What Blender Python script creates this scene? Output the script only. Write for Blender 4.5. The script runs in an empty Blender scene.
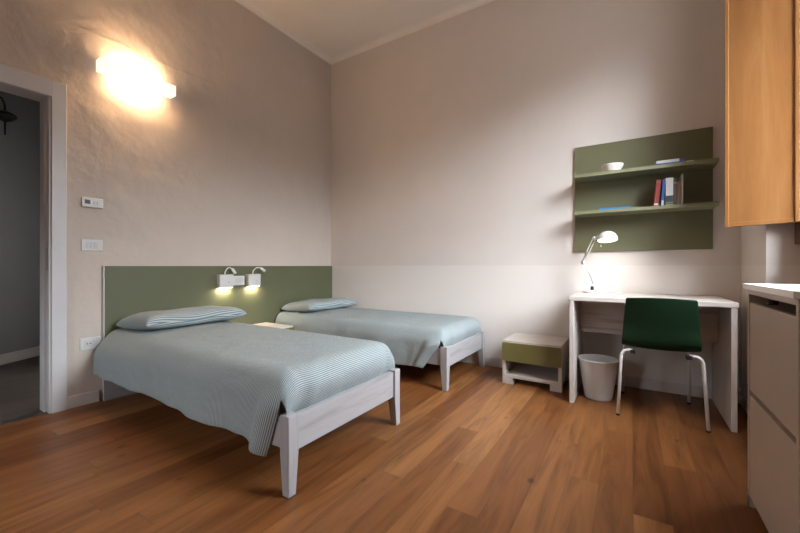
import bpy, bmesh, math, random
from mathutils import Vector, Matrix, Euler
random.seed(7)
SC = bpy.context.scene
COL = SC.collection
PI = math.pi

# ------------------------------------------------------------------ camera
cam_data = bpy.data.cameras.new('camera')
cam_data.sensor_width = 36.0
cam_data.lens = 367.5 / 800 * 36
cam_data.shift_y = -0.0006
cam_data.clip_start = 0.02
camera = bpy.data.objects.new('camera', cam_data)
COL.objects.link(camera)
camera.location = (3.2066, -3.4510, 0.96)
camera.rotation_euler = (PI / 2, 0, math.radians(32.264))
SC.camera = camera

# ------------------------------------------------------------------ world, daylight, exposure
world = bpy.data.worlds.new('world')
SC.world = world
world.use_nodes = True
wn = world.node_tree
bg = wn.nodes['Background']
wtc = wn.nodes.new('ShaderNodeTexCoord')
wsep = wn.nodes.new('ShaderNodeSeparateXYZ')
wn.links.new(wtc.outputs['Generated'], wsep.inputs[0])
wramp = wn.nodes.new('ShaderNodeValToRGB')          # dim street and facades, bright overcast sky above them
wn.links.new(wsep.outputs[2], wramp.inputs[0])
we = wramp.color_ramp.elements
we[0].position, we[0].color = 0.15, (0.035, 0.035, 0.035, 1)
we[1].position, we[1].color = 0.30, (0.86, 0.94, 1.0, 1)
wn.links.new(wramp.outputs[0], bg.inputs[0])
waz = wn.nodes.new('ShaderNodeValToRGB')            # the sky is most open along the street
wmr = wn.nodes.new('ShaderNodeMapRange')
wmr.inputs['From Min'].default_value = -1.0
wn.links.new(wsep.outputs[1], wmr.inputs['Value'])
wn.links.new(wmr.outputs[0], waz.inputs[0])
wae = waz.color_ramp.elements
wae[0].position, wae[0].color = 0.00, (0.40, 0.40, 0.40, 1)
wae[1].position, wae[1].color = 0.60, (0.30, 0.30, 0.30, 1)
for wp, wv in ((0.09, 0.42), (0.20, 0.42), (0.42, 0.37)):
    k = wae.new(wp)
    k.color = (wv, wv, wv, 1)
wst = wn.nodes.new('ShaderNodeMath')
wst.operation = 'MULTIPLY'
wst.inputs[1].default_value = 55.0
wn.links.new(waz.outputs[0], wst.inputs[0])
wn.links.new(wst.outputs[0], bg.inputs[1])


def area_light(name, loc, target, sx, sy, power, color):
    d = bpy.data.lights.new(name, 'AREA')
    d.shape = 'RECTANGLE'
    d.size, d.size_y, d.energy, d.color = sx, sy, power, color
    o = bpy.data.objects.new(name, d)
    COL.objects.link(o)
    o.location = loc
    o.rotation_euler = (Vector(target) - Vector(loc)).to_track_quat('-Z', 'Y').to_euler()
    return o


def portal(name, loc, target, sx, sy):
    o = area_light(name, loc, target, sx, sy, 1, (1, 1, 1))
    o.data.cycles.is_portal = True


portal('window_portal', (4.31, -1.26, 2.07), (0, -1.26, 2.07), 1.38, 2.02)
portal('added_rear_window_portal', (1.2, -5.36, 1.505), (1.2, 0, 1.505), 0.5, 0.9)  # for the added rear window, fill light from behind the camera
portal('added_hall_opening_portal', (-0.95, -1.24, 1.2), (-0.95, -3, 1.2), 0.4, 0.9)  # sky light through an added, unseen opening brightens the hall

SC.view_settings.view_transform = 'Standard'
SC.view_settings.look = 'None'
SC.view_settings.exposure = 1.20
SC.view_settings.gamma = 1.0
SC.view_settings.use_curve_mapping = False


# ------------------------------------------------------------------ materials
class NT:
    def __init__(self, name):
        self.m = bpy.data.materials.new(name)
        self.m.use_nodes = True
        self.n = self.m.node_tree.nodes
        self.l = self.m.node_tree.links
        self.b = self.n['Principled BSDF']
        self.out = self.n['Material Output']

    def node(self, t, **kw):
        x = self.n.new(t)
        for k, v in kw.items():
            setattr(x, k, v)
        return x

    def link(self, a, b):
        self.l.new(a, b)

    def set(self, sock, v):
        if hasattr(v, 'is_linked') or isinstance(v, bpy.types.NodeSocket):
            self.l.new(v, sock)
        else:
            sock.default_value = v

    def math(self, op, a, b=None, c=None):
        x = self.node('ShaderNodeMath', operation=op)
        self.set(x.inputs[0], a)
        if b is not None:
            self.set(x.inputs[1], b)
        if c is not None:
            self.set(x.inputs[2], c)
        return x.outputs[0]

    def coord(self, kind='Object'):
        return self.node('ShaderNodeTexCoord').outputs[kind]

    def noise(self, vec, scale, detail=3, rough=0.5, dist=0.0):
        x = self.node('ShaderNodeTexNoise')
        self.link(vec, x.inputs['Vector'])
        x.inputs['Scale'].default_value = scale
        x.inputs['Detail'].default_value = detail
        x.inputs['Roughness'].default_value = rough
        x.inputs['Distortion'].default_value = dist
        return x.outputs['Fac']

    def mapping(self, vec, scale=(1, 1, 1), loc=(0, 0, 0)):
        x = self.node('ShaderNodeMapping')
        self.link(vec, x.inputs[0])
        x.inputs['Scale'].default_value = scale
        x.inputs['Location'].default_value = loc
        return x.outputs[0]

    def mix(self, fac, a, b, blend='MIX'):
        x = self.node('ShaderNodeMix', data_type='RGBA', blend_type=blend)
        self.set(x.inputs[0], fac)
        self.set(x.inputs[6], a)
        self.set(x.inputs[7], b)
        return x.outputs[2]

    def ramp(self, fac, stops):
        x = self.node('ShaderNodeValToRGB')
        self.link(fac, x.inputs[0])
        e = x.color_ramp.elements
        while len(e) < len(stops):
            e.new(0.5)
        for i, (p, c) in enumerate(stops):
            e[i].position = p
            e[i].color = c if len(c) == 4 else (*c, 1)
        return x.outputs[0]

    def bump(self, h, strength, dist=0.01):
        x = self.node('ShaderNodeBump')
        self.link(h, x.inputs['Height'])
        x.inputs['Strength'].default_value = strength
        x.inputs['Distance'].default_value = dist
        self.link(x.outputs[0], self.b.inputs['Normal'])


def c4(c):
    return (c[0], c[1], c[2], 1)


def plain(name, col, rough=0.5, var=0.05, scale=8, bump=0.0, metal=0.0, spec=0.5):
    t = NT(name)
    f = t.noise(t.coord(), scale, 4)
    lo = tuple(v * (1 - var) for v in col)
    hi = tuple(min(1, v * (1 + var)) for v in col)
    t.link(t.ramp(f, [(0.3, lo), (0.7, hi)]), t.b.inputs['Base Color'])
    t.b.inputs['Roughness'].default_value = rough
    t.b.inputs['Metallic'].default_value = metal
    t.b.inputs['Specular IOR Level'].default_value = spec
    if bump:
        t.bump(t.noise(t.coord(), scale * 12, 3), bump, 0.002)
    return t.m


def emit(name, col, strength):
    t = NT(name)
    t.b.inputs['Base Color'].default_value = c4(col)
    t.b.inputs['Emission Color'].default_value = c4(col)
    t.b.inputs['Emission Strength'].default_value = strength
    return t.m


def plaster(name, col, band=None, bump=0.25, ridge=False):
    t = NT(name)
    co = t.coord()
    f = t.noise(co, 1.6, 5, 0.6)
    lo = tuple(v * 0.96 for v in col)
    hi = tuple(min(1, v * 1.03) for v in col)
    base = t.ramp(f, [(0.3, lo), (0.7, hi)])
    if band:
        s = t.node('ShaderNodeSeparateXYZ')
        t.link(co, s.inputs[0])
        base = t.mix(t.math('LESS_THAN', s.outputs[2], 0.965), base, c4(band))
    t.link(base, t.b.inputs['Base Color'])
    t.b.inputs['Roughness'].default_value = 0.75
    t.b.inputs['Specular IOR Level'].default_value = 0.25
    h = t.math('ADD', t.math('MULTIPLY', t.noise(co, 2.8, 5, 0.45, 0.2), 1.0), t.math('MULTIPLY', t.noise(co, 14, 3), 0.12))
    if ridge:      # old cable chases filled in: raised seams in the plaster
        s = t.node('ShaderNodeSeparateXYZ')
        t.link(co, s.inputs[0])
        w = t.math('MULTIPLY', t.math('SUBTRACT', t.noise(co, 4, 3), 0.5), 0.06)
        zz = t.math('ADD', s.outputs[2], w)
        yy = t.math('ADD', s.outputs[1], w)

        def bumpline(v, at, wid, lo=None, other=None, hi=None):
            d = t.math('ABSOLUTE', t.math('SUBTRACT', v, at))
            g = t.math('MAXIMUM', t.math('SUBTRACT', 1.0, t.math('DIVIDE', d, wid)), 0.0)
            if other is not None:
                g = t.math('MULTIPLY', g, t.math('MULTIPLY', t.math('GREATER_THAN', other, lo), t.math('LESS_THAN', other, hi)))
            return g
        g = bumpline(zz, 2.60, 0.02, -2.5, s.outputs[1], -1.45)
        g = t.math('ADD', g, bumpline(yy, -1.42, 0.02, 1.0, s.outputs[2], 2.85))
        h = t.math('ADD', h, t.math('MULTIPLY', g, 0.06))
    t.bump(h, bump, 0.05)
    return t.m


def wood_pale(name, col, dark, axis=0, rough=0.45):
    t = NT(name)
    sc = [26, 26, 26]
    sc[axis] = 1.6
    v = t.mapping(t.coord(), tuple(sc))
    f = t.noise(v, 1.0, 6, 0.65, 0.6)
    t.link(t.ramp(f, [(0.30, dark), (0.48, col), (0.75, tuple(min(1, x * 1.05) for x in col))]), t.b.inputs['Base Color'])
    t.b.inputs['Roughness'].default_value = rough
    t.bump(f, 0.08, 0.004)
    return t.m


def stripes(name):
    t = NT(name)
    uv = t.coord('UV')
    s = t.node('ShaderNodeSeparateXYZ')
    t.link(uv, s.inputs[0])
    w = t.math('FRACT', t.math('MULTIPLY', s.outputs[0], 1 / 0.0085))
    k = t.math('SUBTRACT', 1.0, t.math('ABSOLUTE', t.math('SUBTRACT', t.math('MULTIPLY', w, 2.0), 1.0)))
    f = t.ramp(k, [(0.40, (0, 0, 0)), (0.60, (1, 1, 1))])
    base = t.mix(f, (0.135, 0.215, 0.25, 1), (0.47, 0.475, 0.46, 1))
    t.link(base, t.b.inputs['Base Color'])
    t.b.inputs['Roughness'].default_value = 0.85
    t.b.inputs['Specular IOR Level'].default_value = 0.15
    h = t.math('ADD', t.noise(t.coord(), 3.5, 3, 0.5, 0.6), t.math('MULTIPLY', t.noise(t.coord(), 12, 2), 0.10))
    t.bump(h, 0.7, 0.03)
    return t.m


def parquet(name, tint=(1, 1, 1)):
    t = NT(name)
    co = t.coord()
    s = t.node('ShaderNodeSeparateXYZ')
    t.link(co, s.inputs[0])
    W, L = 0.1255, 1.75
    xs = t.math('DIVIDE', t.math('ADD', s.outputs[0], 0.053), W)
    xi = t.math('FLOOR', xs)
    wn = t.node('ShaderNodeTexWhiteNoise', noise_dimensions='1D')
    t.link(xi, wn.inputs['W'])
    ys = t.math('ADD', t.math('DIVIDE', s.outputs[1], L), t.math('MULTIPLY', wn.outputs['Value'], 7.0))
    yi = t.math('FLOOR', ys)
    cv = t.node('ShaderNodeCombineXYZ')
    t.link(xi, cv.inputs[0])
    t.link(yi, cv.inputs[1])
    wn2 = t.node('ShaderNodeTexWhiteNoise', noise_dimensions='3D')
    t.link(cv.outputs[0], wn2.inputs['Vector'])
    idv = wn2.outputs['Value']
    gv = t.node('ShaderNodeCombineXYZ')
    t.link(t.math('MULTIPLY', s.outputs[0], 15.0), gv.inputs[0])
    t.link(t.math('MULTIPLY', s.outputs[1], 1.3), gv.inputs[1])
    t.link(t.math('MULTIPLY', idv, 60.0), gv.inputs[2])
    g = t.noise(gv.outputs[0], 1.0, 7, 0.62, 1.1)
    fine = t.noise(t.mapping(co, (160, 5, 1)), 1.0, 3)
    base = t.ramp(idv, [(0.0, (0.165, 0.058, 0.017)), (0.4, (0.20, 0.074, 0.022)), (0.75, (0.235, 0.092, 0.029)), (1.0, (0.33, 0.147, 0.052))])
    gr = t.ramp(g, [(0.28, (0.52, 0.45, 0.40)), (0.5, (0.95, 0.95, 0.95)), (0.72, (1.22, 1.20, 1.16))])
    col = t.mix(1.0, base, gr, 'MULTIPLY')
    col = t.mix(0.25, col, t.ramp(fine, [(0.3, (0.7, 0.7, 0.7)), (0.7, (1.1, 1.1, 1.1))]), 'MULTIPLY')
    # knots
    vor = t.node('ShaderNodeTexVoronoi')
    t.link(t.mapping(co, (3.2, 1.8, 1)), vor.inputs['Vector'])
    vor.inputs['Scale'].default_value = 1.0
    kn = t.ramp(t.math('ADD', vor.outputs['Distance'], t.math('MULTIPLY', t.math('SUBTRACT', t.noise(co, 30, 3), 0.5), 0.05)), [(0.018, (0.12, 0.08, 0.06)), (0.06, (1, 1, 1))])
    col = t.mix(0.85, col, kn, 'MULTIPLY')
    # seams
    fx = t.math('FRACT', xs)
    fy = t.math('FRACT', ys)
    sx = t.math('LESS_THAN', t.math('MINIMUM', fx, t.math('SUBTRACT', 1.0, fx)), 0.008)
    sy = t.math('LESS_THAN', t.math('MINIMUM', fy, t.math('SUBTRACT', 1.0, fy)), 0.0008)
    seam = t.math('MAXIMUM', sx, sy)
    col = t.mix(t.math('MULTIPLY', seam, 0.55), col, (0.07, 0.035, 0.018, 1))
    col = t.mix(1.0, col, c4(tint), 'MULTIPLY')
    t.link(col, t.b.inputs['Base Color'])
    t.b.inputs['Roughness'].default_value = 0.40
    t.b.inputs['Specular IOR Level'].default_value = 0.28
    t.bump(t.math('SUBTRACT', t.math('MULTIPLY', g, 0.4), seam), 0.12, 0.003)
    return t.m


def veneer(name, lo, mid, hi, axis=2, rough=0.4):
    t = NT(name)
    sc = [9, 9, 9]
    sc[axis] = 0.9
    f = t.noise(t.mapping(t.coord(), tuple(sc)), 1.0, 5, 0.6, 1.2)
    f2 = t.noise(t.mapping(t.coord(), tuple(v * 9 for v in sc)), 1.0, 2)
    c = t.ramp(f, [(0.25, lo), (0.5, mid), (0.75, hi)])
    c = t.mix(0.18, c, t.ramp(f2, [(0.3, (0.7, 0.7, 0.7)), (0.7, (1.1, 1.1, 1.1))]), 'MULTIPLY')
    t.link(c, t.b.inputs['Base Color'])
    t.b.inputs['Roughness'].default_value = rough
    return t.m


def glass_mat():
    t = NT('clear_pane')
    tr = t.node('ShaderNodeBsdfTransparent')
    gl = t.node('ShaderNodeBsdfGlossy')
    gl.inputs['Roughness'].default_value = 0.02
    mx = t.node('ShaderNodeMixShader')
    mx.inputs[0].default_value = 0.05
    t.link(tr.outputs[0], mx.inputs[1])
    t.link(gl.outputs[0], mx.inputs[2])
    t.link(mx.outputs[0], t.out.inputs['Surface'])
    return t.m


WALLC = (0.60, 0.525, 0.47)
M_wall_left = plaster('taupe_plaster_rough', WALLC, None, 0.42, True)
M_wall = plaster('pale_plaster', (0.70, 0.64, 0.605), (0.74, 0.69, 0.66), 0.10)
M_wall_plain = plaster('taupe_plaster', WALLC, None, 0.10)
M_ceil = plaster('ceiling_paint', (0.84, 0.79, 0.74), None, 0.04)
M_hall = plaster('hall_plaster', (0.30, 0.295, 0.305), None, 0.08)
M_floor = parquet('oak_parquet')
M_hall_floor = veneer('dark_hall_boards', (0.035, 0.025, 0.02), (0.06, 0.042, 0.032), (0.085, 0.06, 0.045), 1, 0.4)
M_white = plain('white_lacquer', (0.58, 0.58, 0.585), 0.35, 0.02)
M_trim = plain('white_trim_paint', (0.62, 0.615, 0.63), 0.4, 0.03)
M_base = plain('baseboard_paint', (0.62, 0.57, 0.54), 0.45, 0.03)
M_plastic = plain('white_plastic', (0.64, 0.635, 0.63), 0.35, 0.02)
M_plaster_white = plain('white_ceramic', (0.80, 0.78, 0.74), 0.4, 0.02)
M_green = plain('sage_green_laminate', (0.112, 0.118, 0.060), 0.5, 0.03, 3)
M_olive = plain('olive_laminate', (0.135, 0.118, 0.034), 0.5, 0.04, 3)
M_shelf = plain('shelf_green_laminate', (0.148, 0.146, 0.080), 0.5, 0.04, 3)
M_shelf_lit = plain('shelf_green_laminate_lit', (0.205, 0.205, 0.118), 0.5, 0.03, 3)  # shelf green lightened, window light on the ledge edges put into the colour
M_ww = wood_pale('whitewashed_oak', (0.385, 0.372, 0.385), (0.29, 0.275, 0.275), 1)
M_wwx = wood_pale('whitewashed_oak_rail', (0.385, 0.372, 0.385), (0.29, 0.275, 0.275), 0)
M_wwz = wood_pale('whitewashed_oak_leg', (0.385, 0.372, 0.385), (0.31, 0.295, 0.295), 2)
M_dk = wood_pale('pale_elm_laminate', (0.57, 0.51, 0.47), (0.38, 0.33, 0.30), 0)
M_dkz = wood_pale('pale_elm_laminate_upright', (0.57, 0.51, 0.47), (0.38, 0.33, 0.30), 2)
M_sheet = stripes('pinstripe_cotton')
M_matt = plain('mattress_ticking', (0.7, 0.7, 0.68), 0.9, 0.03)
M_chair = plain('dark_green_plastic', (0.004, 0.020, 0.006), 0.65, 0.05, spec=0.2)
M_metal = plain('white_powder_coat', (0.74, 0.73, 0.72), 0.35, 0.02)
M_rubber = plain('black_plastic', (0.012, 0.012, 0.012), 0.5, 0.05)
M_bin = plain('white_bin_plastic', (0.60, 0.57, 0.54), 0.5, 0.03)
M_cab = plain('cream_laminate', (0.395, 0.315, 0.25), 0.45, 0.02)
M_cabtop = plain('white_cabinet_top', (0.74, 0.73, 0.72), 0.35, 0.02)
M_shut = veneer('honey_pine', (0.235, 0.10, 0.032), (0.295, 0.13, 0.042), (0.345, 0.165, 0.062), 2, 0.32)
M_frame = veneer('red_brown_timber', (0.07, 0.022, 0.010), (0.11, 0.034, 0.014), (0.15, 0.05, 0.02), 2, 0.4)
M_glass = glass_mat()
M_steel = plain('brushed_steel', (0.45, 0.45, 0.46), 0.3, 0.05, 20, 0, 1.0)
M_iron = plain('black_iron', (0.012, 0.010, 0.009), 0.5, 0.1)
M_screen = plain('dark_screen', (0.02, 0.02, 0.025), 0.15, 0.02)
M_paper = plain('page_edges', (0.66, 0.63, 0.57), 0.8, 0.05, 40)
M_bulb = emit('warm_tube', (1.0, 0.66, 0.37), 48)
M_bulb2 = emit('desk_bulb', (1.0, 0.80, 0.56), 13)
M_end_glow = emit('lamp_ends_added_glow', (1.0, 0.86, 0.70), 0.5)  # faint emission makes the white end blocks look lit by the lamp
M_led = emit('warm_led_strip', (1.0, 0.88, 0.70), 8)


# ------------------------------------------------------------------ mesh helpers
def obj(name, bm, mat, parent=None, smooth=False, loc=None):
    me = bpy.data.meshes.new(name)
    bm.normal_update()
    bm.to_mesh(me)
    bm.free()
    for m in (mat if isinstance(mat, (list, tuple)) else [mat]):
        me.materials.append(m)
    if smooth:
        for p in me.polygons:
            p.use_smooth = True
    o = bpy.data.objects.new(name, me)
    COL.objects.link(o)
    if parent is not None:
        o.parent = parent
    if loc is not None:
        o.location = loc
    return o


def thing(name, label, cat, loc=(0, 0, 0), rz=0.0, group=None):
    o = bpy.data.objects.new(name, None)
    o.empty_display_size = 0.1
    COL.objects.link(o)
    o.location = loc
    o.rotation_euler = (0, 0, rz)
    return tag(o, label, cat, group)


def tag(o, label, cat, group=None):
    o['label'] = label
    o['category'] = cat
    if group:
        o['group'] = group
    return o


def struct(o, label=None, cat=None):
    o['kind'] = 'structure'
    if label:
        o['label'] = label
        o['category'] = cat
    return o


def box(bm, x0, x1, y0, y1, z0, z1, bev=0.0, seg=2, mi=0):
    vs = [bm.verts.new((x, y, z)) for x in (x0, x1) for y in (y0, y1) for z in (z0, z1)]
    f = [(0, 1, 3, 2), (4, 6, 7, 5), (0, 4, 5, 1), (2, 3, 7, 6), (0, 2, 6, 4), (1, 5, 7, 3)]
    fs = [bm.faces.new([vs[i] for i in q]) for q in f]
    for q in fs:
        q.material_index = mi
    if bev:
        es = list({e for q in fs for e in q.edges})
        r = bmesh.ops.bevel(bm, geom=es, offset=bev, segments=seg, affect='EDGES', profile=0.5)
        for q in r['faces']:
            q.material_index = mi
    return vs


def bxo(name, dims, mat, parent=None, bev=0.002, **kw):
    bm = bmesh.new()
    box(bm, *dims, bev=bev)
    return obj(name, bm, mat, parent, **kw)


def tube(bm, pts, r, n=12, cap=True, taper=None):
    pts = [Vector(p) for p in pts]
    rings = []
    up = None
    for i, p in enumerate(pts):
        if i == 0:
            d = pts[1] - p
        elif i == len(pts) - 1:
            d = p - pts[i - 1]
        else:
            d = (pts[i + 1] - p).normalized() + (p - pts[i - 1]).normalized()
        d.normalize()
        if up is None:
            up = Vector((0, 0, 1)) if abs(d.z) < 0.9 else Vector((1, 0, 0))
        a = d.cross(up)
        if a.length < 1e-4:
            a = d.cross(Vector((0, 1, 0)))
        a.normalize()
        b = a.cross(d).normalized()
        up = b
        rr = r if taper is None else taper[i]
        rings.append([bm.verts.new(p + a * rr * math.cos(2 * PI * k / n) + b * rr * math.sin(2 * PI * k / n)) for k in range(n)])
    for i in range(len(rings) - 1):
        for k in range(n):
            bm.faces.new((rings[i][k], rings[i][(k + 1) % n], rings[i + 1][(k + 1) % n], rings[i + 1][k]))
    if cap:
        bm.faces.new(rings[0][::-1])
        bm.faces.new(rings[-1])


def bend(pts, rad, n=5):
    """round the corners of a polyline"""
    pts = [Vector(p) for p in pts]
    out = [pts[0]]
    for i in range(1, len(pts) - 1):
        a, b, c = pts[i - 1], pts[i], pts[i + 1]
        d1 = (a - b).normalized()
        d2 = (c - b).normalized()
        p0, p2 = b + d1 * rad, b + d2 * rad
        for k in range(n + 1):
            t = k / n
            out.append(p0 * (1 - t) ** 2 + b * 2 * t * (1 - t) + p2 * t * t)
    out.append(pts[-1])
    return out


def lathe(bm, prof, n=40, cx=0, cy=0, close=False):
    rings = []
    for r, z in prof:
        if r < 1e-6:
            rings.append([bm.verts.new((cx, cy, z))])
        else:
            rings.append([bm.verts.new((cx + r * math.cos(2 * PI * k / n), cy + r * math.sin(2 * PI * k / n), z)) for k in range(n)])
    for i in range(len(rings) - 1):
        a, b = rings[i], rings[i + 1]
        for k in range(n):
            k2 = (k + 1) % n
            if len(a) == 1 and len(b) == 1:
                continue
            if len(a) == 1:
                bm.faces.new((a[0], b[k], b[k2]))
            elif len(b) == 1:
                bm.faces.new((a[k], a[k2], b[0]))
            else:
                bm.faces.new((a[k], a[k2], b[k2], b[k]))
    bmesh.ops.recalc_face_normals(bm, faces=bm.faces[:])


def prism(bm, poly, axis, a, b):
    """extrude a 2D polygon along an axis ('x','y','z')"""
    def mk(p, h):
        return {'x': (h, p[0], p[1]), 'y': (p[0], h, p[1]), 'z': (p[0], p[1], h)}[axis]
    A = [bm.verts.new(mk(p, a)) for p in poly]
    B = [bm.verts.new(mk(p, b)) for p in poly]
    n = len(poly)
    bm.faces.new(A)
    bm.faces.new(B[::-1])
    for i in range(n):
        bm.faces.new((A[i], B[i], B[(i + 1) % n], A[(i + 1) % n]))
    bmesh.ops.recalc_face_normals(bm, faces=bm.faces[:])


# ------------------------------------------------------------------ room shell
RX, FY, CH = 3.852, -5.20, 3.550      # right wall, front wall (behind the camera), ceiling
WX = 4.30                              # outer face of the right wall
NY0, NY1 = -1.95, -0.57                # window niche
DY0, DY1, DH = -3.52, -2.620, 2.090    # doorway in the left wall
T = 0.14

bm = bmesh.new()
box(bm, -T, WX + 0.02, FY - T, 0.14, -0.12, 0)
struct(obj('floor', bm, M_floor))

bm = bmesh.new()
box(bm, -T, WX + 0.02, FY - T, 0.14, CH, CH + 0.12)
struct(obj('ceiling', bm, M_ceil))

bm = bmesh.new()
box(bm, -T, 0, DY1, 0.14, 0, CH)
box(bm, -T, 0, FY - T, DY0, 0, CH)
box(bm, -T, 0, DY0, DY1, DH, CH)
struct(obj('wall_left', bm, M_wall_left))

bm = bmesh.new()
box(bm, 0, WX, 0, 0.14, 0, CH)
struct(obj('wall_back', bm, M_wall))

bm = bmesh.new()
box(bm, RX, WX, NY1, 0, 0, CH)
box(bm, RX, WX, FY - T, NY0, 0, CH)
box(bm, 4.0, WX, NY0, NY1, 0, 1.06)
box(bm, RX, WX, NY0, NY1, 3.07, CH)
struct(obj('wall_right', bm, M_wall))

bm = bmesh.new()
box(bm, 0, 0.95, FY - T, FY, 0, CH)
box(bm, 1.45, RX, FY - T, FY, 0, CH)
box(bm, 0.95, 1.45, FY - T, FY, 0, 1.06)
box(bm, 0.95, 1.45, FY - T, FY, 1.95, CH)
struct(obj('wall_front', bm, M_wall_plain))

# coving where walls meet the ceiling
def cove(name, p0, p1, inward):
    bm = bmesh.new()
    r = 0.055
    prof = [(0, 0), (r, 0)] + [(r - r * math.sin(a), -r + r * math.cos(a)) for a in [k * PI / 12 for k in range(1, 6)]] + [(0, -r)]
    A, B = [], []
    for (u, v) in prof:
        A.append(bm.verts.new(Vector(p0) + Vector(inward) * u + Vector((0, 0, v))))
        B.append(bm.verts.new(Vector(p1) + Vector(inward) * u + Vector((0, 0, v))))
    n = len(prof)
    for i in range(n):
        bm.faces.new((A[i], B[i], B[(i + 1) % n], A[(i + 1) % n]))
    bm.faces.new(A)
    bm.faces.new(B[::-1])
    bmesh.ops.recalc_face_normals(bm, faces=bm.faces[:])
    struct(obj(name, bm, M_ceil))
cove('trim_1', (0, FY, CH), (0, 0, CH), (1, 0, 0))
cove('trim_2', (0, 0, CH), (RX, 0, CH), (0, -1, 0))
cove('trim_3', (RX, 0, CH), (RX, FY, CH), (-1, 0, 0))

def base(name, dims):
    struct(bxo(name, dims, M_base, None, 0.003))
base('baseboard_left', (0, 0.013, -2.565, -2.385, 0, 0.082))
base('baseboard_left.001', (0, 0.013, FY, -3.63, 0, 0.082))
base('baseboard_back', (0.03, RX, -0.013, 0, 0, 0.082))
base('baseboard_right', (RX - 0.013, RX, NY1, -0.013, 0, 0.082))

# doorway: casing, jamb lining and stop
def door_frame():
    root = bpy.data.objects.new('door_1', None)
    COL.objects.link(root)
    struct(root, 'white painted door frame of the open doorway to the dark hall', 'door frame')
    for nm, y0, y1 in (('casing', DY1 - 0.02, -2.565), ('casing', -3.63, DY0 + 0.02)):
        bm = bmesh.new()
        inner = y0 if y0 > -3 else y1
        box(bm, 0, 0.020, y0, y1, 0, 2.167, 0.003)
        a, b = (inner - 0.002, inner + 0.028) if y0 > -3 else (inner - 0.028, inner + 0.002)
        box(bm, 0, 0.012, a, b, 0, 2.075, 0.002)
        obj(nm, bm, M_trim, root)
    bm = bmesh.new()
    box(bm, 0, 0.021, DY0 - 0.11, DY1 - 0.020, 2.062, 2.167, 0.003)
    obj('head_casing', bm, M_trim, root)
    for y0, y1 in ((DY1 - 0.030, DY1), (DY0, DY0 + 0.030)):
        bm = bmesh.new()
        box(bm, -T - 0.01, 0.004, y0, y1, 0, DH, 0.002)
        s0, s1 = (y0 - 0.012, y0 + 0.001) if y0 > -3 else (y1 - 0.001, y1 + 0.012)
        box(bm, -T + 0.01, -0.045, s0, s1, 0, DH - 0.03, 0.002)
        obj('jamb', bm, M_trim, root)
    bxo('head_jamb', (-T - 0.01, 0.004, DY0 + 0.03, DY1 - 0.03, DH - 0.03, DH), M_trim, root)
    bxo('strike_plate', (-0.034, -0.014, DY1 - 0.033, DY1 - 0.029, 0.93, 1.08), M_steel, root, 0.001)
door_frame()

# hall beyond the doorway
HA, HB = Vector((-1.97, -2.52, 0)), Vector((-2.19, -2.16, 0))
hd = (HB - HA).normalized()
hn = Vector((hd.y, -hd.x, 0))            # towards the room
if hn.x < 0:
    hn = -hn
def slab(name, a, b, thick, z0, z1, mat, nrm):
    bm = bmesh.new()
    n = Vector(nrm) * thick
    q = [a, b, b + n, a + n]
    prism(bm, [(p.x, p.y) for p in q], 'z', z0, z1)
    return struct(obj(name, bm, mat))
h0, h1 = HA - hd * 1.9, HB + hd * 0.9
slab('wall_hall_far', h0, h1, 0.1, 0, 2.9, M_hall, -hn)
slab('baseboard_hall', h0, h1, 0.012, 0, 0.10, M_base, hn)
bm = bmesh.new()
for d in ((h1.x - 0.1, -1.15, 0, 2.9), (-0.75, -T, 0, 2.9), (-1.15, -0.75, 0, 0.75), (-1.15, -0.75, 1.65, 2.9)):  # gap in this unseen wall is added to let light into the hall
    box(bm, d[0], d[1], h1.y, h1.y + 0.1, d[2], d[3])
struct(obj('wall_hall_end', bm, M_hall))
bm = bmesh.new()
box(bm, -1.05, -T, -4.3, -4.2, 0, 2.9)
struct(obj('wall_hall_near', bm, M_hall))
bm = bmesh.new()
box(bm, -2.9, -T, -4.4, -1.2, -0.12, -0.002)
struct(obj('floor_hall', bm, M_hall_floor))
bm = bmesh.new()
box(bm, -2.9, -T, -4.4, -1.2, 2.9, 3.0)
struct(obj('ceiling_hall', bm, M_hall))
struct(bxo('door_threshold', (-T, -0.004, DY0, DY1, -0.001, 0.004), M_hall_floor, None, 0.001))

# window in the niche of the right wall: timber frame and a glazed pair of sashes
def window():
    root = bpy.data.objects.new('window_1', None)
    COL.objects.link(root)
    struct(root, 'dark red-brown timber window frame in the niche of the right wall', 'window')
    z0, z1 = 1.06, 3.07
    bm = bmesh.new()
    for d in ((3.965, 4.03, NY1 - 0.17, NY1, z0 + 0.02, z1), (3.965, 4.03, NY0, NY0 + 0.06, z0 + 0.02, z1),
              (3.965, 4.03, NY0 + 0.06, NY1 - 0.17, z1 - 0.06, z1), (3.965, 4.03, NY0 + 0.06, NY1 - 0.17, z0 + 0.02, z0 + 0.07)):
        box(bm, *d, bev=0.003)
    obj('window_frame', bm, M_frame, root)
    ym = (NY0 + 0.06 + NY1 - 0.17) / 2
    for a, b in ((NY0 + 0.06, ym), (ym, NY1 - 0.17)):
        bm = bmesh.new()
        w = 0.05
        for d in ((3.985, 4.025, a, a + w, z0 + 0.07, z1 - 0.06), (3.985, 4.025, b - w, b, z0 + 0.07, z1 - 0.06),
                  (3.985, 4.025, a + w, b - w, z1 - 0.06 - w, z1 - 0.06), (3.985, 4.025, a + w, b - w, z0 + 0.07, z0 + 0.07 + w)):
            box(bm, *d, bev=0.002)
        s = obj('sash', bm, M_frame, root)
        bxo('pane', (4.002, 4.006, a + w, b - w, z0 + 0.12, z1 - 0.11), M_glass, s, 0)
    bxo('window_sill', (4.005, 4.30, NY0, NY1, z0, z0 + 0.02), M_trim, root, 0.003)
window()


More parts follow.
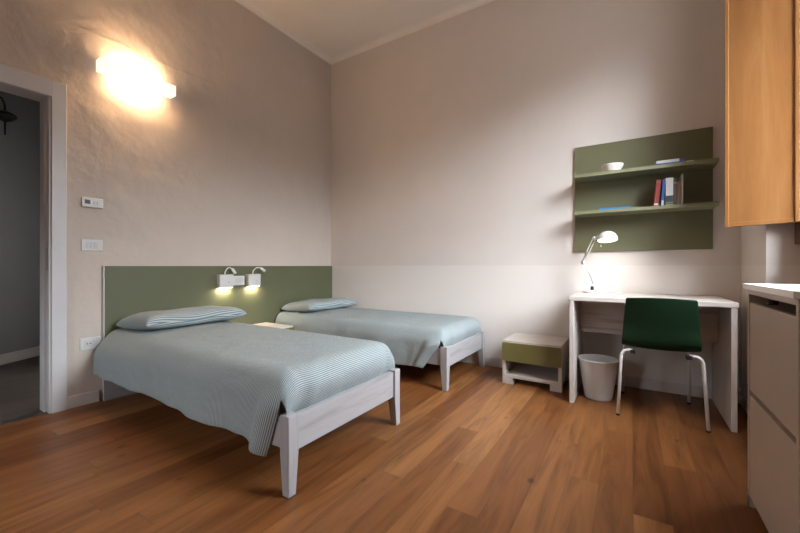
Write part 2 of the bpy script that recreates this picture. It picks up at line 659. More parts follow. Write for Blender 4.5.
def added_window_rear():  # unseen window added for fill light on the camera side
    root = bpy.data.objects.new('added_fill_window', None)
    COL.objects.link(root)
    struct(root, 'timber window added behind the camera to let in fill light', 'window')
    bm = bmesh.new()
    for d in ((0.95, 1.0, 1.06, 1.95), (1.40, 1.45, 1.06, 1.95), (1.18, 1.22, 1.11, 1.90), (1.0, 1.40, 1.06, 1.11), (1.0, 1.40, 1.90, 1.95)):
        box(bm, d[0], d[1], FY - 0.1, FY - 0.05, d[2], d[3], 0.002)
    f = obj('window_frame', bm, M_frame, root)
    bxo('pane', (1.0, 1.18, FY - 0.072, FY - 0.068, 1.11, 1.90), M_glass, f, 0)
    bxo('pane', (1.22, 1.40, FY - 0.072, FY - 0.068, 1.11, 1.90), M_glass, f, 0)
added_window_rear()


# ------------------------------------------------------------------ headboard panel
hb = thing('headboard', 'long sage green headboard panel with white edge, mounted on the left wall', 'headboard', (0, -1.165, 0))
bm = bmesh.new()
box(bm, 0.002, 0.022, -1.192, 1.163, 0.06, 0.96, 0.001)
obj('panel', bm, M_green, hb)
bxo('edge_band', (0.002, 0.022, -1.1995, -1.1925, 0.06, 0.96), M_white, hb, 0.001)


# ------------------------------------------------------------------ beds
def leg_mesh(name, x, y, sx, sy, h, root, w=0.055):
    """square leg whose inner faces taper towards the floor; (x, y) is the outer corner, sx/sy point inwards"""
    bm = bmesh.new()
    wb = w * 0.72
    ring = []
    for z, ww in ((0.0, wb), (0.17, w), (h, w)):
        ring.append([bm.verts.new((x + sx * a * ww, y + sy * b * ww, z)) for a, b in ((0, 0), (1, 0), (1, 1), (0, 1))])
    for i in range(2):
        for k in range(4):
            bm.faces.new((ring[i][k], ring[i][(k + 1) % 4], ring[i + 1][(k + 1) % 4], ring[i + 1][k]))
    bm.faces.new(ring[0][::-1])
    bm.faces.new(ring[2])
    bmesh.ops.recalc_face_normals(bm, faces=bm.faces[:])
    bmesh.ops.bevel(bm, geom=bm.edges[:], offset=0.002, segments=1, affect='EDGES')
    return obj(name, bm, M_wwz, root)


BW, BL = 0.86, 1.985
def make_bed(label, loc):
    """local: x from the headboard to the foot, y across, 0..BW"""
    r = thing('single_bed', label, 'bed', loc)
    leg_mesh('leg', BL, 0, -1, 1, 0.335, r)
    leg_mesh('leg', BL, BW, -1, -1, 0.335, r)
    bxo('foot_rail', (BL - 0.042, BL - 0.012, 0.056, BW - 0.056, 0.175, 0.325), M_ww, r)
    bxo('side_rail', (0.019, BL - 0.058, 0.012, 0.037, 0.188, 0.320), M_wwx, r)
    bxo('side_rail', (0.019, BL - 0.058, BW - 0.037, BW - 0.012, 0.188, 0.320), M_wwx, r)
    bxo('head_panel', (0.0, 0.018, 0.045, BW, 0.0, 0.30), M_ww, r)
    bm = bmesh.new()
    for k in range(12):
        x = 0.12 + k * 0.155
        box(bm, x, x + 0.07, 0.038, BW - 0.038, 0.205, 0.222)
    obj('slats', bm, M_dk, r)
    bm = bmesh.new()
    box(bm, 0.03, BL - 0.10, 0.085, BW - 0.052, 0.223, 0.452, 0.06, 4)
    obj('mattress', bm, M_matt, r, True)
    return r


def smooth01(t):
    t = max(0.0, min(1.0, t))
    return t * t * (3 - 2 * t)


def make_sheet(name, label, loc, top, hem_near, hem_far, seed, flap=0.22, slant=0.42, far_flare=1.0, skew=0.050):
    """a fitted top with rounded edges, the foot tucked behind the rail, both sides hanging"""
    rnd = random.Random(seed)
    ph = [rnd.uniform(0, 6.28) for _ in range(8)]
    bm = bmesh.new()
    uvl = bm.loops.layers.uv.new('UVMap')
    R = 0.085
    y0, y1 = 0.012, BW - 0.012
    Lx = BL - 0.026
    arc = R * PI / 2

    def edge(s):           # s: arc length beyond the start of the rounding; returns (outward, drop)
        if s <= 0:
            return s, 0.0
        if s < arc:
            a = s / R
            return R * math.sin(a), R * (1 - math.cos(a))
        return R, R + (s - arc)

    Wi = (y1 - y0) - 2 * R
    NU, NT_, NS = 96, 40, 16
    us = [0.012 + (Lx - R - 0.012) * i / (NU - 14) for i in range(NU - 14)] + [Lx - R + (arc + 0.135) * k / 14 for k in range(1, 15)]
    # rows across: negative s = near drape
    def vrow(hem, n):
        length = top - hem - R + arc
        return [length * k / n for k in range(n, 0, -1)]
    near, far = vrow(hem_near, NS), vrow(hem_far, NS)
    grid, uvs = {}, {}
    cols = [('n', s) for s in near] + [('t', Wi * k / NT_) for k in range(NT_ + 1)] + [('f', s) for s in far[::-1]]
    foot_start = NU - 14
    for j, (kind, s) in enumerate(cols):
        for i, u in enumerate(us):
            if kind != 't' and u > Lx - R + arc * 0.55:
                if s > R * 1.58:
                    continue
            ou, du = edge(u - (Lx - R))
            x = (Lx - R) + ou
            uu = u
            if kind == 't':
                y, dv = y0 + R + s, 0.0
            elif kind == 'n':
                o, dv = edge(s)
                y = y0 + R - o
            else:
                o, dv = edge(s)
                y = y1 - R + o
            z = top - du - dv
            corner = kind != 't' and u > Lx - R + arc * 0.55
            if kind == 't' or corner:
                if not corner:
                    z += 0.010 * math.sin(PI * s / Wi) + 0.004 * math.sin(3.1 * u + ph[0]) * math.sin(5 * s + ph[1])
                if du > 0.0:      # foot face bulges over the rail, then tucks in
                    d = min(1, du / 0.14)
                    x += 0.014 * math.sin(PI * d) - 0.030 * smooth01((du - 0.13) / 0.07)
                    x += 0.004 * math.sin(9 * y + ph[2]) * d
                    # corners of the foot round off
                    ce = 0.0 if corner else min(s, Wi - s)
                    x -= 0.018 * (1 - smooth01(ce / 0.08))
            else:
                drop = max(0.0, dv - R * 0.6)
                sgn = -1.0 if kind == 'n' else far_flare
                fl = 0.07 * drop + 0.04 * drop * math.exp(-((u - 0.1) / 0.22) ** 2)
                wv = 0.030 * math.sin(7.5 * u + ph[3] + 1.5 * drop) + 0.014 * math.sin(17 * u + ph[4]) + 0.008 * math.sin(31 * u + ph[5])
                y += sgn * (fl + drop * wv * 1.7 + 0.012 * smooth01(drop / 0.06))
                # the end by the foot slants inwards and folds back on itself
                k = smooth01((u - 1.55) / 0.40)
                x -= slant * max(0.0, drop - 0.05) * k
                z -= flap * drop * smooth01((u - 1.70) / 0.2)
                if u > 1.80:
                    kk = (u - 1.80) / 0.15
                    y += sgn * 0.030 * math.sin(PI * min(1, kk) * 1.3) * smooth01(drop / 0.1)
                z += 0.010 * math.sin(3.3 * u + ph[6]) * smooth01(drop / 0.15)
                x += 0.02 * math.sin(2.4 * u + ph[7]) * drop
            y += skew * (1 - smooth01(u / 1.3)) * (1 - smooth01((top - z) / 0.17)) * max(0.0, 1 - max(0.0, y - y0) / (y1 - y0))
            grid[j, i] = bm.verts.new((x, y, z))
            uvs[j, i] = (uu, j * 0.02)
    for j in range(len(cols) - 1):
        for i in range(len(us) - 1):
            k = [(j, i), (j, i + 1), (j + 1, i + 1), (j + 1, i)]
            if all(q in grid for q in k):
                f = bm.faces.new([grid[q] for q in k])
                for l, q in zip(f.loops, k):
                    l[uvl].uv = uvs[q]
    bmesh.ops.recalc_face_normals(bm, faces=bm.faces[:])
    o = obj(name, bm, M_sheet, None, True, loc)
    so = o.modifiers.new('thick', 'SOLIDIFY')
    so.thickness = 0.005
    so.offset = 1.0
    ss = o.modifiers.new('smooth', 'SUBSURF')
    ss.levels = ss.render_levels = 1
    return tag(o, label, 'bed sheet')


def make_pillow(name, label, loc, rot, lx, ly, t, seed):
    rnd = random.Random(seed)
    p = [rnd.uniform(0, 6.28) for _ in range(6)]
    bm = bmesh.new()
    uvl = bm.loops.layers.uv.new('UVMap')
    N, K = 26, 38
    top, bot = {}, {}
    uv = {}
    for i in range(N + 1):
        for j in range(K + 1):
            a, b = 2 * i / N - 1, 2 * j / K - 1
            px = a * lx / 2 * (1 - 0.07 * (1 - b * b) * abs(a))
            py = b * ly / 2 * (1 - 0.05 * (1 - a * a) * abs(b))
            h = ((1 - abs(a) ** 2.8) * (1 - abs(b) ** 6)) ** 0.40 if abs(a) < 1 and abs(b) < 1 else 0.0
            wob = 1 + 0.09 * math.sin(4 * a + p[0]) * math.sin(5 * b + p[1]) + 0.05 * math.sin(9 * b + p[2]) * (1 - h)
            zt = t * 0.62 * h * wob
            zb = -t * 0.38 * h
            zr = 0.006 * math.sin(6 * b + p[3]) * (1 - h)
            rim = i in (0, N) or j in (0, K)
            v = bm.verts.new((px, py, zt + zr))
            top[i, j] = v
            bot[i, j] = v if rim else bm.verts.new((px, py, zb + zr))
            uv[v] = (px, py)
            uv[bot[i, j]] = (px, py)
    for d, flip in ((top, False), (bot, True)):
        for i in range(N):
            for j in range(K):
                q = [d[i, j], d[i + 1, j], d[i + 1, j + 1], d[i, j + 1]]
                f = bm.faces.new(q[::-1] if flip else q)
                for l in f.loops:
                    l[uvl].uv = uv[l.vert]
    o = obj(name, bm, M_sheet, None, True, loc)
    o.rotation_euler = rot
    ss = o.modifiers.new('smooth', 'SUBSURF')
    ss.levels = ss.render_levels = 1
    return tag(o, label, 'pillow')


B1 = (0.025, -2.415, 0)
B2 = (0.025, -0.885, 0)
make_bed('whitewashed wooden single bed nearest the doorway, foot towards the camera', B1)
make_bed('whitewashed wooden single bed pushed against the back wall', B2)
make_sheet('bed_sheet', 'blue and white pinstriped cover on the nearer bed by the doorway', B1, 0.500, 0.200, 0.20, 3)
make_sheet('bed_sheet', 'blue and white pinstriped cover on the bed against the back wall', B2, 0.470, 0.150, 0.24, 11, flap=0.0, slant=0.75, far_flare=0.0, skew=0.0)
make_pillow('pillow', 'pale blue pinstriped pillow on the nearer bed by the doorway', (0.275, -1.922, 0.550), (0, -0.07, 0.02), 0.46, 0.78, 0.13, 5)
make_pillow('pillow', 'pale blue pinstriped pillow on the bed against the back wall', (0.285, -0.47, 0.520), (0, -0.06, -0.03), 0.46, 0.74, 0.12, 9)


# ------------------------------------------------------------------ nightstands
def make_nightstand(label, loc, rz, h=0.352):
    """local: front faces -y, x centred, back at y = 0.40"""
    r = thing('nightstand', label, 'nightstand', loc, rz)
    w, d = 0.226, 0.40
    bxo('top', (-w, w, 0, d, h - 0.026, h), M_dk, r)
    bxo('side_panel', (-w, -w + 0.026, 0.003, d, 0.05, h - 0.0265), M_dkz, r)
    bxo('side_panel', (w - 0.026, w, 0.003, d, 0.05, h - 0.0265), M_dkz, r)
    bxo('bottom_shelf', (-w + 0.0265, w - 0.0265, 0.003, d, 0.05, 0.078), M_dk, r)
    bxo('back_panel', (-w + 0.0265, w - 0.0265, d - 0.012, d - 0.002, 0.079, h - 0.027), M_dkz, r, 0)
    bxo('drawer', (-w + 0.003, w - 0.003, -0.018, 0.0015, 0.190, h - 0.014), M_olive, r)
    bm = bmesh.new()
    box(bm, -w + 0.028, w - 0.028, 0.0025, d - 0.02, 0.200, 0.29)
    obj('drawer_box', bm, M_dk, r)
    for x in (-w, w - 0.085):
        bm = bmesh.new()
        box(bm, x, x + 0.085, 0.004, 0.06, 0, 0.0495, 0.001)
        obj('foot', bm, M_dk, r)
        bm = bmesh.new()
        box(bm, x, x + 0.085, d - 0.06, d - 0.004, 0, 0.0495, 0.001)
        obj('foot', bm, M_dk, r)
    return r


make_nightstand('low nightstand with an olive drawer against the back wall beside the desk', (2.531, -0.448, 0), 0)
make_nightstand('nightstand between the two beds, mostly hidden, only its pale top showing', (0.44, -1.225, 0), PI / 2, 0.385)


# ------------------------------------------------------------------ desk
dk = thing('desk', 'pale wood-grain desk with panel legs against the back wall', 'desk', (3.275, -0.317, 0))
bxo('desk_top', (-0.447, 0.451, -0.314, 0.297, 0.718, 0.747), M_dk, dk)
bxo('leg_panel', (-0.441, -0.413, -0.310, 0.297, 0, 0.7175), M_dkz, dk)
bxo('leg_panel', (0.417, 0.445, -0.310, 0.297, 0, 0.7175), M_dkz, dk)
bxo('modesty_panel', (-0.4125, 0.4165, 0.055, 0.075, 0.45, 0.7175), M_dk, dk)

# ------------------------------------------------------------------ chair
ch = thing('chair', 'dark green plastic shell chair on white metal legs, pushed up to the desk', 'chair', (3.352, -0.46, 0))
def chair_shell():
    bm = bmesh.new()
    # profile along the shell: (y, z, half width), from the seat's front edge back and up
    prof = [(0.168, 0.432, 0.170), (0.155, 0.450, 0.185), (0.11, 0.456, 0.198), (0.04, 0.452, 0.205), (-0.06, 0.442, 0.208),
            (-0.15, 0.430, 0.206), (-0.210, 0.434, 0.204), (-0.243, 0.475, 0.202), (-0.250, 0.56, 0.197),
            (-0.262, 0.62, 0.193), (-0.274, 0.68, 0.188), (-0.284, 0.73, 0.184), (-0.289, 0.752, 0.182), (-0.2905, 0.763, 0.176), (-0.291, 0.767, 0.166)]
    K = 16
    rows = []
    for i, (y, z, hw) in enumerate(prof):
        row = []
        back = smooth01((z - 0.46) / 0.12)
        for k in range(K + 1):
            t = 2 * k / K - 1
            dish = t * t
            px = t * hw
            py = y + back * 0.030 * dish - 0.0
            pz = z + (1 - back) * 0.014 * dish
            if i == len(prof) - 1:
                pz -= 0.010 * abs(t) ** 4
            row.append(bm.verts.new((px, py, pz)))
        rows.append(row)
    for i in range(len(rows) - 1):
        for k in range(K):
            bm.faces.new((rows[i][k], rows[i][k + 1], rows[i + 1][k + 1], rows[i + 1][k]))
    bmesh.ops.recalc_face_normals(bm, faces=bm.faces[:])
    o = obj('shell', bm, M_chair, ch, True)
    so = o.modifiers.new('thick', 'SOLIDIFY')
    so.thickness = 0.010
    ss = o.modifiers.new('smooth', 'SUBSURF')
    ss.levels = ss.render_levels = 2
chair_shell()
def chair_leg(fx, fy, tx, ty, z=0.420):
    bm = bmesh.new()
    tube(bm, bend([(tx * 0.70, ty, z + 0.001), (tx, ty, z), (fx, fy, 0.006)], 0.045, 6), 0.0095, 14)
    o = obj('leg', bm, M_metal, ch, True)
    bm = bmesh.new()
    lathe(bm, [(0, 0), (0.0105, 0), (0.0115, 0.012), (0, 0.012)], 14, fx, fy)
    obj('foot_cap', bm, M_rubber, o, True)
chair_leg(-0.222, -0.238, -0.203, -0.205)
chair_leg(0.228, -0.250, 0.208, -0.205)
chair_leg(-0.205, 0.262, -0.190, 0.115)
chair_leg(0.190, 0.248, 0.180, 0.115)
for s in (-1, 1):
    bxo('seat_bracket', (s * 0.142 - 0.014, s * 0.142 + 0.014, -0.228, -0.180, 0.402, 0.4245), M_rubber, ch, 0.003)
    bxo('seat_bracket', (s * 0.135 - 0.018, s * 0.135 + 0.018, 0.097, 0.133, 0.405, 0.446), M_rubber, ch, 0.003)

# ------------------------------------------------------------------ waste bin
bm = bmesh.new()
lathe(bm, [(0, 0.0), (0.086, 0.0), (0.090, 0.006), (0.130, 0.274), (0.135, 0.280), (0.133, 0.286), (0.126, 0.282), (0.086, 0.010), (0, 0.010)], 56)
wb = obj('waste_bin', bm, M_bin, None, True, (2.998, -0.40, 0.0))
tag(wb, 'round tapered white plastic waste bin under the desk', 'bin')

# ------------------------------------------------------------------ shelf unit
su = thing('wall_shelf', 'dark green wall shelf unit with two ledges above the desk', 'shelf', (3.2475, 0, 1.10))
bxo('back_panel', (-0.4505, 0.4505, -0.022, -0.002, -0.018, 0.862), M_shelf, su, 0.001)
bxo('ledge', (-0.432, 0.4525, -0.240, -0.0225, 0.560, 0.584), M_shelf_lit, su, 0.001)
bxo('ledge', (-0.432, 0.4525, -0.240, -0.0225, 0.268, 0.292), M_shelf_lit, su, 0.001)
Z_UP, Z_LO = 1.684, 1.392


def book(label, loc, dims, cover, rot=(0, 0, 0), group=None, spine=None):
    """upright book: spine faces -y; dims = (thickness x, depth y, height z); origin at the bottom middle"""
    tx, dy, hz = dims
    r = thing('book', label, 'book', loc, 0, group)
    r.rotation_euler = rot
    c = 0.0022
    bm = bmesh.new()
    box(bm, -tx / 2, -tx / 2 + c, -dy / 2, dy / 2, 0, hz)
    box(bm, tx / 2 - c, tx / 2, -dy / 2, dy / 2, 0, hz)
    box(bm, -tx / 2 + c, tx / 2 - c, -dy / 2, -dy / 2 + c, 0, hz)
    obj('cover', bm, cover, r)
    bxo('pages', (-tx / 2 + c, tx / 2 - c, -dy / 2 + c, dy / 2 - 0.004, 0.003, hz - 0.003), M_paper, r, 0)
    if spine:
        for mat, z0, z1, nm in spine:
            bxo(nm, (-tx / 2 + 0.001, tx / 2 - 0.001, -dy / 2 - 0.0012, -dy / 2 + 0.0005, z0, z1), mat, r, 0)
    return r


K_red = plain('red_cover', (0.30, 0.045, 0.035), 0.5)
K_blue = plain('blue_cover', (0.02, 0.10, 0.33), 0.45)
K_sky = plain('bright_blue_cover', (0.015, 0.19, 0.48), 0.4)
K_white = plain('white_cover', (0.62, 0.63, 0.64), 0.5)
K_brown = plain('brown_cover', (0.10, 0.062, 0.042), 0.5)
K_tan = plain('tan_cover', (0.27, 0.21, 0.15), 0.5)
K_grey = plain('pale_grey_cover', (0.50, 0.49, 0.47), 0.5)
K_darkb = plain('night_blue_print', (0.035, 0.05, 0.075), 0.5)
K_gr = plain('green_print', (0.12, 0.19, 0.06), 0.5)
K_purple = plain('purple_blue_cover', (0.06, 0.07, 0.30), 0.4)
yb = -0.135
G = 'upright books on the lower ledge'
e = 0.0008
book('leaning red book, leftmost of the upright books on the shelf', (3.353, yb, Z_LO + 0.001), (0.026, 0.135, 0.192), K_red, (0, 0.10, 0), G, [(K_white, 0.010, 0.022, 'spine_band')])
book('slim blue book leaning beside the red book on the shelf', (3.391, yb, Z_LO + 0.001), (0.016, 0.14, 0.190), K_blue, (0, 0.055, 0), G, [(K_white, 0.006, 0.040, 'spine_band')])
book('thick white book with dark and green picture at the spine bottom', (3.433, yb, Z_LO + e), (0.044, 0.14, 0.197), K_white, (0, 0, 0), G, [(K_gr, 0.006, 0.022, 'green_picture_band'), (K_darkb, 0.024, 0.070, 'dark_picture_band')])
book('brown upright book right of the thick white book', (3.4665, yb, Z_LO + e), (0.020, 0.14, 0.178), K_brown, (0, 0, 0), G, [(K_tan, 0.150, 0.165, 'spine_band')])
book('tan upright book between the brown book and the thin pale one', (3.488, yb, Z_LO + e), (0.020, 0.13, 0.165), K_tan, (0, 0, 0), G)
book('tall thin pale grey book at the right end of the row', (3.505, yb, Z_LO + e), (0.010, 0.16, 0.212), K_grey, (0, 0, 0), G)


def flat_book(label, loc, dims, cover, rz=0.0, spine_mat=None):
    lx, ly, h = dims
    r = thing('book', label, 'book', loc, rz, 'books lying flat on the ledges')
    c = 0.002
    bm = bmesh.new()
    box(bm, -lx / 2, lx / 2, -ly / 2, ly / 2, 0, c)
    box(bm, -lx / 2, lx / 2, -ly / 2, ly / 2, h - c, h)
    box(bm, -lx / 2, lx / 2, -ly / 2, -ly / 2 + c, c, h - c)
    obj('cover', bm, cover, r)
    bxo('pages', (-lx / 2 + 0.003, lx / 2 - 0.003, -ly / 2 + c, ly / 2 - 0.003, c, h - c), M_paper if cover != K_sky else K_sky, r, 0)
    if spine_mat:
        bxo('spine_label', (lx / 2 - 0.026, lx / 2 + 0.001, -ly / 2 - 0.001, ly / 2, 0.0, h + 0.0005), spine_mat, r, 0)
    return r


flat_book('thin bright blue book lying flat alone on the left of the lower ledge', (3.093, yb, Z_LO + e), (0.205, 0.145, 0.014), K_sky, 0.02)
flat_book('blue book lying flat on the upper ledge under a white book', (3.432, yb, Z_UP + e), (0.165, 0.13, 0.016), K_blue, -0.02)
flat_book('white book with a purple spine lying on top of the blue book', (3.436, yb, Z_UP + 0.0175), (0.158, 0.13, 0.020), K_white, 0.01, K_purple)
pad = bmesh.new()
box(pad, -0.022, 0.022, -0.05, 0.05, 0, 0.016, 0.002)
tag(obj('note_pad', pad, M_paper, None, False, (3.552, yb, Z_UP + e)), 'small white note pad beside the flat books on the upper ledge', 'note pad')

bm = bmesh.new()
lathe(bm, [(0, 0), (0.040, 0), (0.044, 0.004), (0.052, 0.020), (0.068, 0.050), (0.070, 0.057), (0.067, 0.056), (0.050, 0.022), (0.042, 0.008), (0, 0.008)], 48)
bmesh.ops.scale(bm, vec=(1.1, 1.1, 1.12), verts=bm.verts[:])
tag(obj('bowl', bm, M_plaster_white, None, True, (3.076, yb, Z_UP + e)), 'small round white bowl on the upper ledge of the green shelf', 'bowl')

# ------------------------------------------------------------------ desk lamp
dl = thing('desk_lamp', 'white articulated desk lamp, lit, on the left end of the desk', 'lamp', (2.950, -0.160, 0.748))
bm = bmesh.new()
lathe(bm, [(0, 0), (0.074, 0), (0.077, 0.004), (0.077, 0.014), (0.070, 0.020), (0, 0.022)], 40)
obj('base', bm, M_metal, dl, True)
bm = bmesh.new()
lathe(bm, [(0, 0.0215), (0.013, 0.0215), (0.012, 0.040), (0.008, 0.052), (0, 0.052)], 20, -0.012)
obj('pivot', bm, M_rubber, dl, True)
J0, J1, J2 = Vector((-0.012, 0, 0.050)), Vector((-0.075, -0.02, 0.240)), Vector((0.008, -0.050, 0.428))
def arm(a, b, off):
    bm = bmesh.new()
    d = (b - a).normalized()
    sd = d.cross(Vector((0, 1, 0))).normalized()
    for s in (-1, 1):
        tube(bm, [a + sd * s * off, b + sd * s * off], 0.0042, 8)
    for t in (0.03, 0.97):
        p = a.lerp(b, t)
        tube(bm, [p - sd * (off + 0.004), p + sd * (off + 0.004)], 0.005, 8)
    return obj('arm', bm, M_metal, dl, True)
lower = arm(J0, J1, 0.011)
upper = arm(J1, J2, 0.009)
def spring(a, b, r, turns, par):
    bm = bmesh.new()
    d = (b - a).normalized()
    u = d.cross(Vector((0, 1, 0))).normalized()
    w = d.cross(u)
    pts = [a.lerp(b, i / (turns * 8)) + u * r * math.cos(2 * PI * i / 8) + w * r * math.sin(2 * PI * i / 8) for i in range(turns * 8 + 1)]
    tube(bm, pts, 0.0014, 5)
    obj('spring', bm, M_steel, par, True)
off = Vector((0.016, -0.012, 0.0))
spring(J0.lerp(J1, 0.12) + off, J0.lerp(J1, 0.60) + off, 0.006, 14, lower)
off = Vector((-0.002, -0.014, -0.002))
spring(J1.lerp(J2, 0.08) + off, J1.lerp(J2, 0.45) + off, 0.005, 12, upper)
for J, nm in ((J1, 'elbow_joint'), (J2, 'head_joint')):
    bm = bmesh.new()
    tube(bm, [J + Vector((0, -0.013, 0)), J + Vector((0, 0.013, 0))], 0.014, 18)
    obj(nm, bm, M_metal, dl, True)
    bm = bmesh.new()
    tube(bm, [J + Vector((0, -0.022, 0)), J + Vector((0, -0.013, 0))], 0.008, 12)
    obj('wing_nut', bm, M_steel, dl, True)
HC = Vector((0.100, -0.092, 0.408))        # centre of the shade's rim
bm = bmesh.new()
prof = []
Rr = 0.068
for k in range(0, 13):
    a = PI / 2 * k / 12
    prof.append((Rr * math.sin(a), 0.062 * math.cos(a) + 0.008))
prof += [(Rr, 0.0), (Rr - 0.002, 0.0)] + [((Rr - 0.002) * math.sin(PI / 2 * k / 12), 0.060 * math.cos(PI / 2 * k / 12) + 0.007) for k in range(12, -1, -1)]
lathe(bm, prof, 44)
sh = obj('lamp_shade', bm, M_metal, dl, True, HC)
sh.rotation_euler = (-0.24, -0.08, 0)
bm = bmesh.new()
tube(bm, [J2 + Vector((0, 0, 0)), HC + Vector((-0.064, 0.014, 0.034))], 0.0065, 10)
obj('neck', bm, M_metal, dl, True)
bm = bmesh.new()
lathe(bm, [(0, 0.060), (0.012, 0.056), (0.014, 0.044), (0.026, 0.024), (0.024, 0.008), (0.012, 0.001), (0, 0.0)], 24)
bu = obj('bulb', bm, M_bulb2, dl, True, HC)
bm = bmesh.new()
tube(bm, [J2 + Vector((0.045, -0.02, -0.010)), J2 + Vector((0.046, -0.02, -0.055))], 0.0012, 6)
lathe(bm, [(0, 0), (0.005, 0.002), (0.006, 0.008), (0, 0.016)], 12, J2.x + 0.046, J2.y - 0.02)
for v in bm.verts:
    if v.co.z < 0.1:
        v.co.z += J2.z - 0.070
obj('pull_switch', bm, M_steel, dl, True)
bm = bmesh.new()
tube(bm, bend([(0.06, 0.03, 0.006), (0.12, 0.04, 0.0036), (0.165, 0.02, 0.0036), (0.20, 0.06, 0.0036), (0.15, 0.10, 0.0036), (0.10, 0.125, 0.0036)], 0.02, 5), 0.0034, 8)
obj('cable', bm, M_metal, dl, True)
d = bpy.data.lights.new('desk_lamp_light', 'SPOT')
d.energy, d.color, d.spot_size, d.spot_blend, d.shadow_soft_size = 0.35, (1.0, 0.72, 0.44), math.radians(150), 0.5, 0.03
lo = bpy.data.objects.new('desk_lamp_light', d)
COL.objects.link(lo)
lo.parent = dl
lo.location = HC + Vector((0, 0, -0.004))


# ------------------------------------------------------------------ wall lamp
wl = thing('wall_lamp', 'lit wall lamp with white end blocks, high on the left wall near the doorway', 'lamp', (0, -2.154, 2.374))
for y0, y1 in ((-0.248, -0.145), (0.145, 0.248)):
    bxo('end_block', (0.001, 0.090, y0, y1, -0.041, 0.041), M_end_glow, wl, 0.003)
bxo('back_plate', (0.001, 0.012, -0.1445, 0.1445, -0.022, 0.022), M_plaster_white, wl, 0.002)
bm = bmesh.new()
tube(bm, [(0.052, -0.1448, 0), (0.052, 0.1448, 0)], 0.052, 20)
for v in bm.verts:
    v.co.x = 0.052 + (v.co.x - 0.052) * 0.66
obj('glow_diffuser', bm, M_bulb, wl, True)

# ------------------------------------------------------------------ reading lights on the headboard
def reading_light(label, y, hook):
    r = thing('reading_light', label, 'wall light', (0.0225, y, 0.803), 0, 'reading lights on the headboard')
    bxo('body', (0.0005, 0.052, -0.068, 0.068, -0.042, 0.078), M_plastic, r, 0.004)
    bxo('led_strip', (0.012, 0.044, -0.058, 0.058, -0.0445, -0.0418), M_led, r, 0)
    bxo('switch_button', (0.0515, 0.055, 0.012, 0.028, 0.005, 0.014), M_steel, r, 0.001)
    bm = bmesh.new()
    pts = [(0.026, -0.005, 0.076), (0.030, 0.000, 0.112), (0.045, 0.030, 0.140), (0.058, 0.066, 0.136)] if hook else \
          [(0.026, -0.005, 0.076), (0.026, 0.004, 0.112), (0.032, 0.030, 0.142), (0.044, 0.060, 0.130)]
    sm = []
    P = [Vector(p) for p in pts]
    for i in range(len(P) - 1):
        a, b, c, dd = P[max(0, i - 1)], P[i], P[i + 1], P[min(len(P) - 1, i + 2)]
        for k in range(6):
            t = k / 6
            sm.append(0.5 * ((2 * b) + (c - a) * t + (2 * a - 5 * b + 4 * c - dd) * t * t + (3 * b - a - 3 * c + dd) * t ** 3))
    sm.append(P[-1])
    tube(bm, sm, 0.005, 10)
    obj('gooseneck', bm, M_metal, r, True)
    bm = bmesh.new()
    e1 = P[-1]
    dirv = (Vector((0.078, 0.105, 0.100)) if hook else Vector((0.060, 0.085, 0.080))) - e1
    dirv.normalize()
    tube(bm, [e1 - dirv * 0.006, e1 + dirv * 0.004, e1 + dirv * 0.05], 0.012, 16, True, [0.007, 0.012, 0.0135])
    obj('spot_head', bm, M_metal, r, True)
    d = bpy.data.lights.new('reading_light_glow', 'AREA')
    d.shape, d.size, d.size_y, d.energy, d.color = 'RECTANGLE', 0.03, 0.11, 0.6, (1.0, 0.83, 0.62)
    o = bpy.data.objects.new('reading_light_glow', d)
    COL.objects.link(o)
    o.parent = r
    o.location = (0.028, 0, -0.047)
    return r
reading_light('white reading light with gooseneck, left of the pair on the green headboard', -1.455, False)
reading_light('white reading light with gooseneck, right of the pair, nearer the back wall', -1.160, True)


# ------------------------------------------------------------------ switches and sockets
def plate(name, label, cat, y, z, w, h, holes, x=0.0, t=0.010):
    r = thing(name, label, cat, (x, y, z))
    bxo('cover_plate', (0.0005, t, -w / 2, w / 2, -h / 2, h / 2), M_plastic, r, 0.003)
    for nm, a, b, c, dd, mat in holes:
        bxo(nm, (t - 0.001, t + 0.0022, a, b, c, dd), mat, r, 0.0008)
    return r
plate('thermostat', 'white thermostat with a small dark display above the light switch', 'thermostat', -2.425, 1.402, 0.120, 0.066,
      [('display', -0.045, -0.014, -0.010, 0.018, M_screen), ('button', 0.004, 0.018, -0.012, 0.012, M_white), ('button', 0.024, 0.040, -0.012, 0.012, M_white)], t=0.020)
plate('light_switch', 'white light switch plate beside the doorway below the thermostat', 'switch', -2.425, 1.106, 0.120, 0.080,
      [('rocker', -0.034, -0.0125, -0.022, 0.022, M_white), ('rocker', -0.011, 0.011, -0.022, 0.022, M_white), ('rocker', 0.0125, 0.034, -0.022, 0.022, M_white)])
so = plate('power_socket', 'white power socket low on the wall beside the doorway', 'socket', -2.432, 0.420, 0.120, 0.082,
      [('socket_insert', -0.036, 0.012, -0.023, 0.023, M_white), ('blank_insert', 0.014, 0.036, -0.023, 0.023, M_white)])
for y in (-0.021, -0.003):
    bm = bmesh.new()
    tube(bm, [(0.0105, y, 0), (0.0128, y, 0)], 0.0042, 12)
    obj('pin_hole', bm, M_rubber, so)
plate('bedside_socket', 'white switch and socket plate between the two reading lights', 'socket', -1.318, 0.822, 0.122, 0.088,
      [('rocker', -0.034, -0.004, -0.024, 0.024, M_white), ('socket_insert', -0.001, 0.036, -0.024, 0.024, M_white)], x=0.0225, t=0.030)

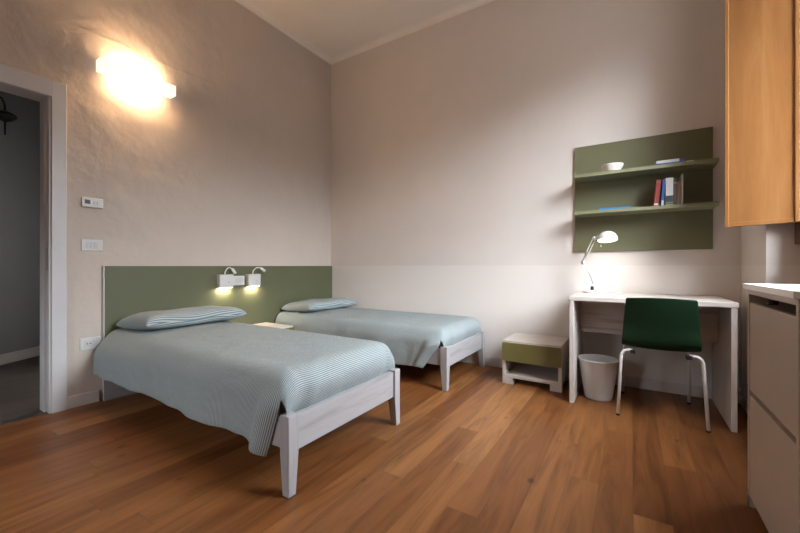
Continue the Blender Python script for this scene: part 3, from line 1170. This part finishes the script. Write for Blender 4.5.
# ------------------------------------------------------------------ shoe cabinet under the window
cb = thing('shoe_cabinet', 'shallow white cabinet with two flap doors against the right wall', 'cabinet', (3.60, -1.452, 0))
YE = -0.535
bxo('side_panel', (0.0, 0.245, -0.018, 0.0, 0.0, 0.868), M_cab, cb)
bxo('side_panel', (0.0, 0.245, YE, YE + 0.018, 0.0, 0.868), M_cab, cb)
bxo('cabinet_top', (-0.012, 0.250, YE - 0.008, 0.010, 0.8685, 0.890), M_cabtop, cb)
bxo('front_rail', (0.0, 0.018, YE + 0.0185, -0.0185, 0.848, 0.868), M_cab, cb)
bxo('back_panel', (0.232, 0.244, YE + 0.0185, -0.0185, 0.03, 0.868), M_cab, cb, 0)
bxo('flap_door', (0.003, 0.021, YE + 0.020, -0.020, 0.468, 0.815), M_cab, cb)
bxo('flap_door', (0.003, 0.021, YE + 0.020, -0.020, 0.045, 0.448), M_cab, cb)
bm = bmesh.new()
tube(bm, [(0.04, -0.20, 0.830), (0.013, -0.20, 0.830)], 0.008, 16)
obj('door_catch', bm, M_rubber, cb, True)
bxo('inner_shelf', (0.03, 0.23, YE + 0.0185, -0.0185, 0.445, 0.460), M_cab, cb, 0)
bxo('plinth', (0.03, 0.048, YE + 0.0185, -0.0185, 0.0, 0.044), M_rubber, cb, 0)
bxo('foot_bracket', (-0.002, 0.003, -0.018, -0.002, 0.0, 0.05), M_steel, cb, 0.0005)

# ------------------------------------------------------------------ window shutter leaf, swung into the room
P1, P2 = Vector((3.676, -0.565, 0)), Vector((3.935, -0.712, 0))
sd = (P2 - P1)
swid = sd.length
ang = math.atan2(sd.y, sd.x)
st = thing('window_shutter', 'honey-coloured wooden shutter leaf swung open from the window', 'shutter', (P1.x, P1.y, 1.19), ang)
sz = 1.86
bxo('leaf', (0.0, swid, 0.0, 0.026, 0.0, sz), M_shut, st, 0.002)
bm = bmesh.new()
for dd in ((0.0, 0.017, -0.004, 0.0005, 0.0, sz), (0.018, swid - 0.003, -0.004, 0.0005, 0.0, 0.024), (0.018, swid - 0.003, -0.004, 0.0005, sz - 0.024, sz)):
    box(bm, *dd, bev=0.0015)
obj('border_moulding', bm, M_shut, st)
bxo('meeting_bead', (swid - 0.002, swid + 0.016, -0.012, 0.024, 0.0, sz), M_shut, st, 0.004)
for z in (0.25, 1.15):
    bm = bmesh.new()
    tube(bm, [(swid + 0.018, 0.016, z), (swid + 0.018, 0.016, z + 0.08)], 0.007, 12)
    obj('hinge', bm, M_steel, st, True)

# ------------------------------------------------------------------ wall ornament in the hall
def hall_lamp():
    # on the far hall wall
    p = HA - hd * 0.07 + hn * 0.002
    r = thing('hall_sconce', 'dark iron wall sconce on the hall wall, seen through the doorway', 'wall light', (p.x, p.y, 2.40), math.atan2(hn.y, hn.x))
    bm = bmesh.new()
    tube(bm, [(0.0, 0, 0.10), (0.012, 0, 0.10)], 0.035, 20)
    obj('wall_plate', bm, M_iron, r, True)
    bm = bmesh.new()
    tube(bm, bend([(0.01, 0, 0.10), (0.10, 0, 0.17), (0.14, 0, 0.08), (0.14, 0, 0.0)], 0.03, 5), 0.007, 10)
    obj('bracket', bm, M_iron, r, True)
    bm = bmesh.new()
    lathe(bm, [(0, 0.03), (0.02, 0.028), (0.055, 0.010), (0.085, -0.012), (0.080, -0.03), (0.045, -0.058), (0.012, -0.075), (0, -0.08)], 28, 0.14)
    obj('dish', bm, M_iron, r, True)
    bm = bmesh.new()
    tube(bm, [(0.14, 0, -0.07), (0.14, 0, -0.20)], 0.006, 10, True, [0.009, 0.005])
    obj('finial', bm, M_iron, r, True)
hall_lamp()
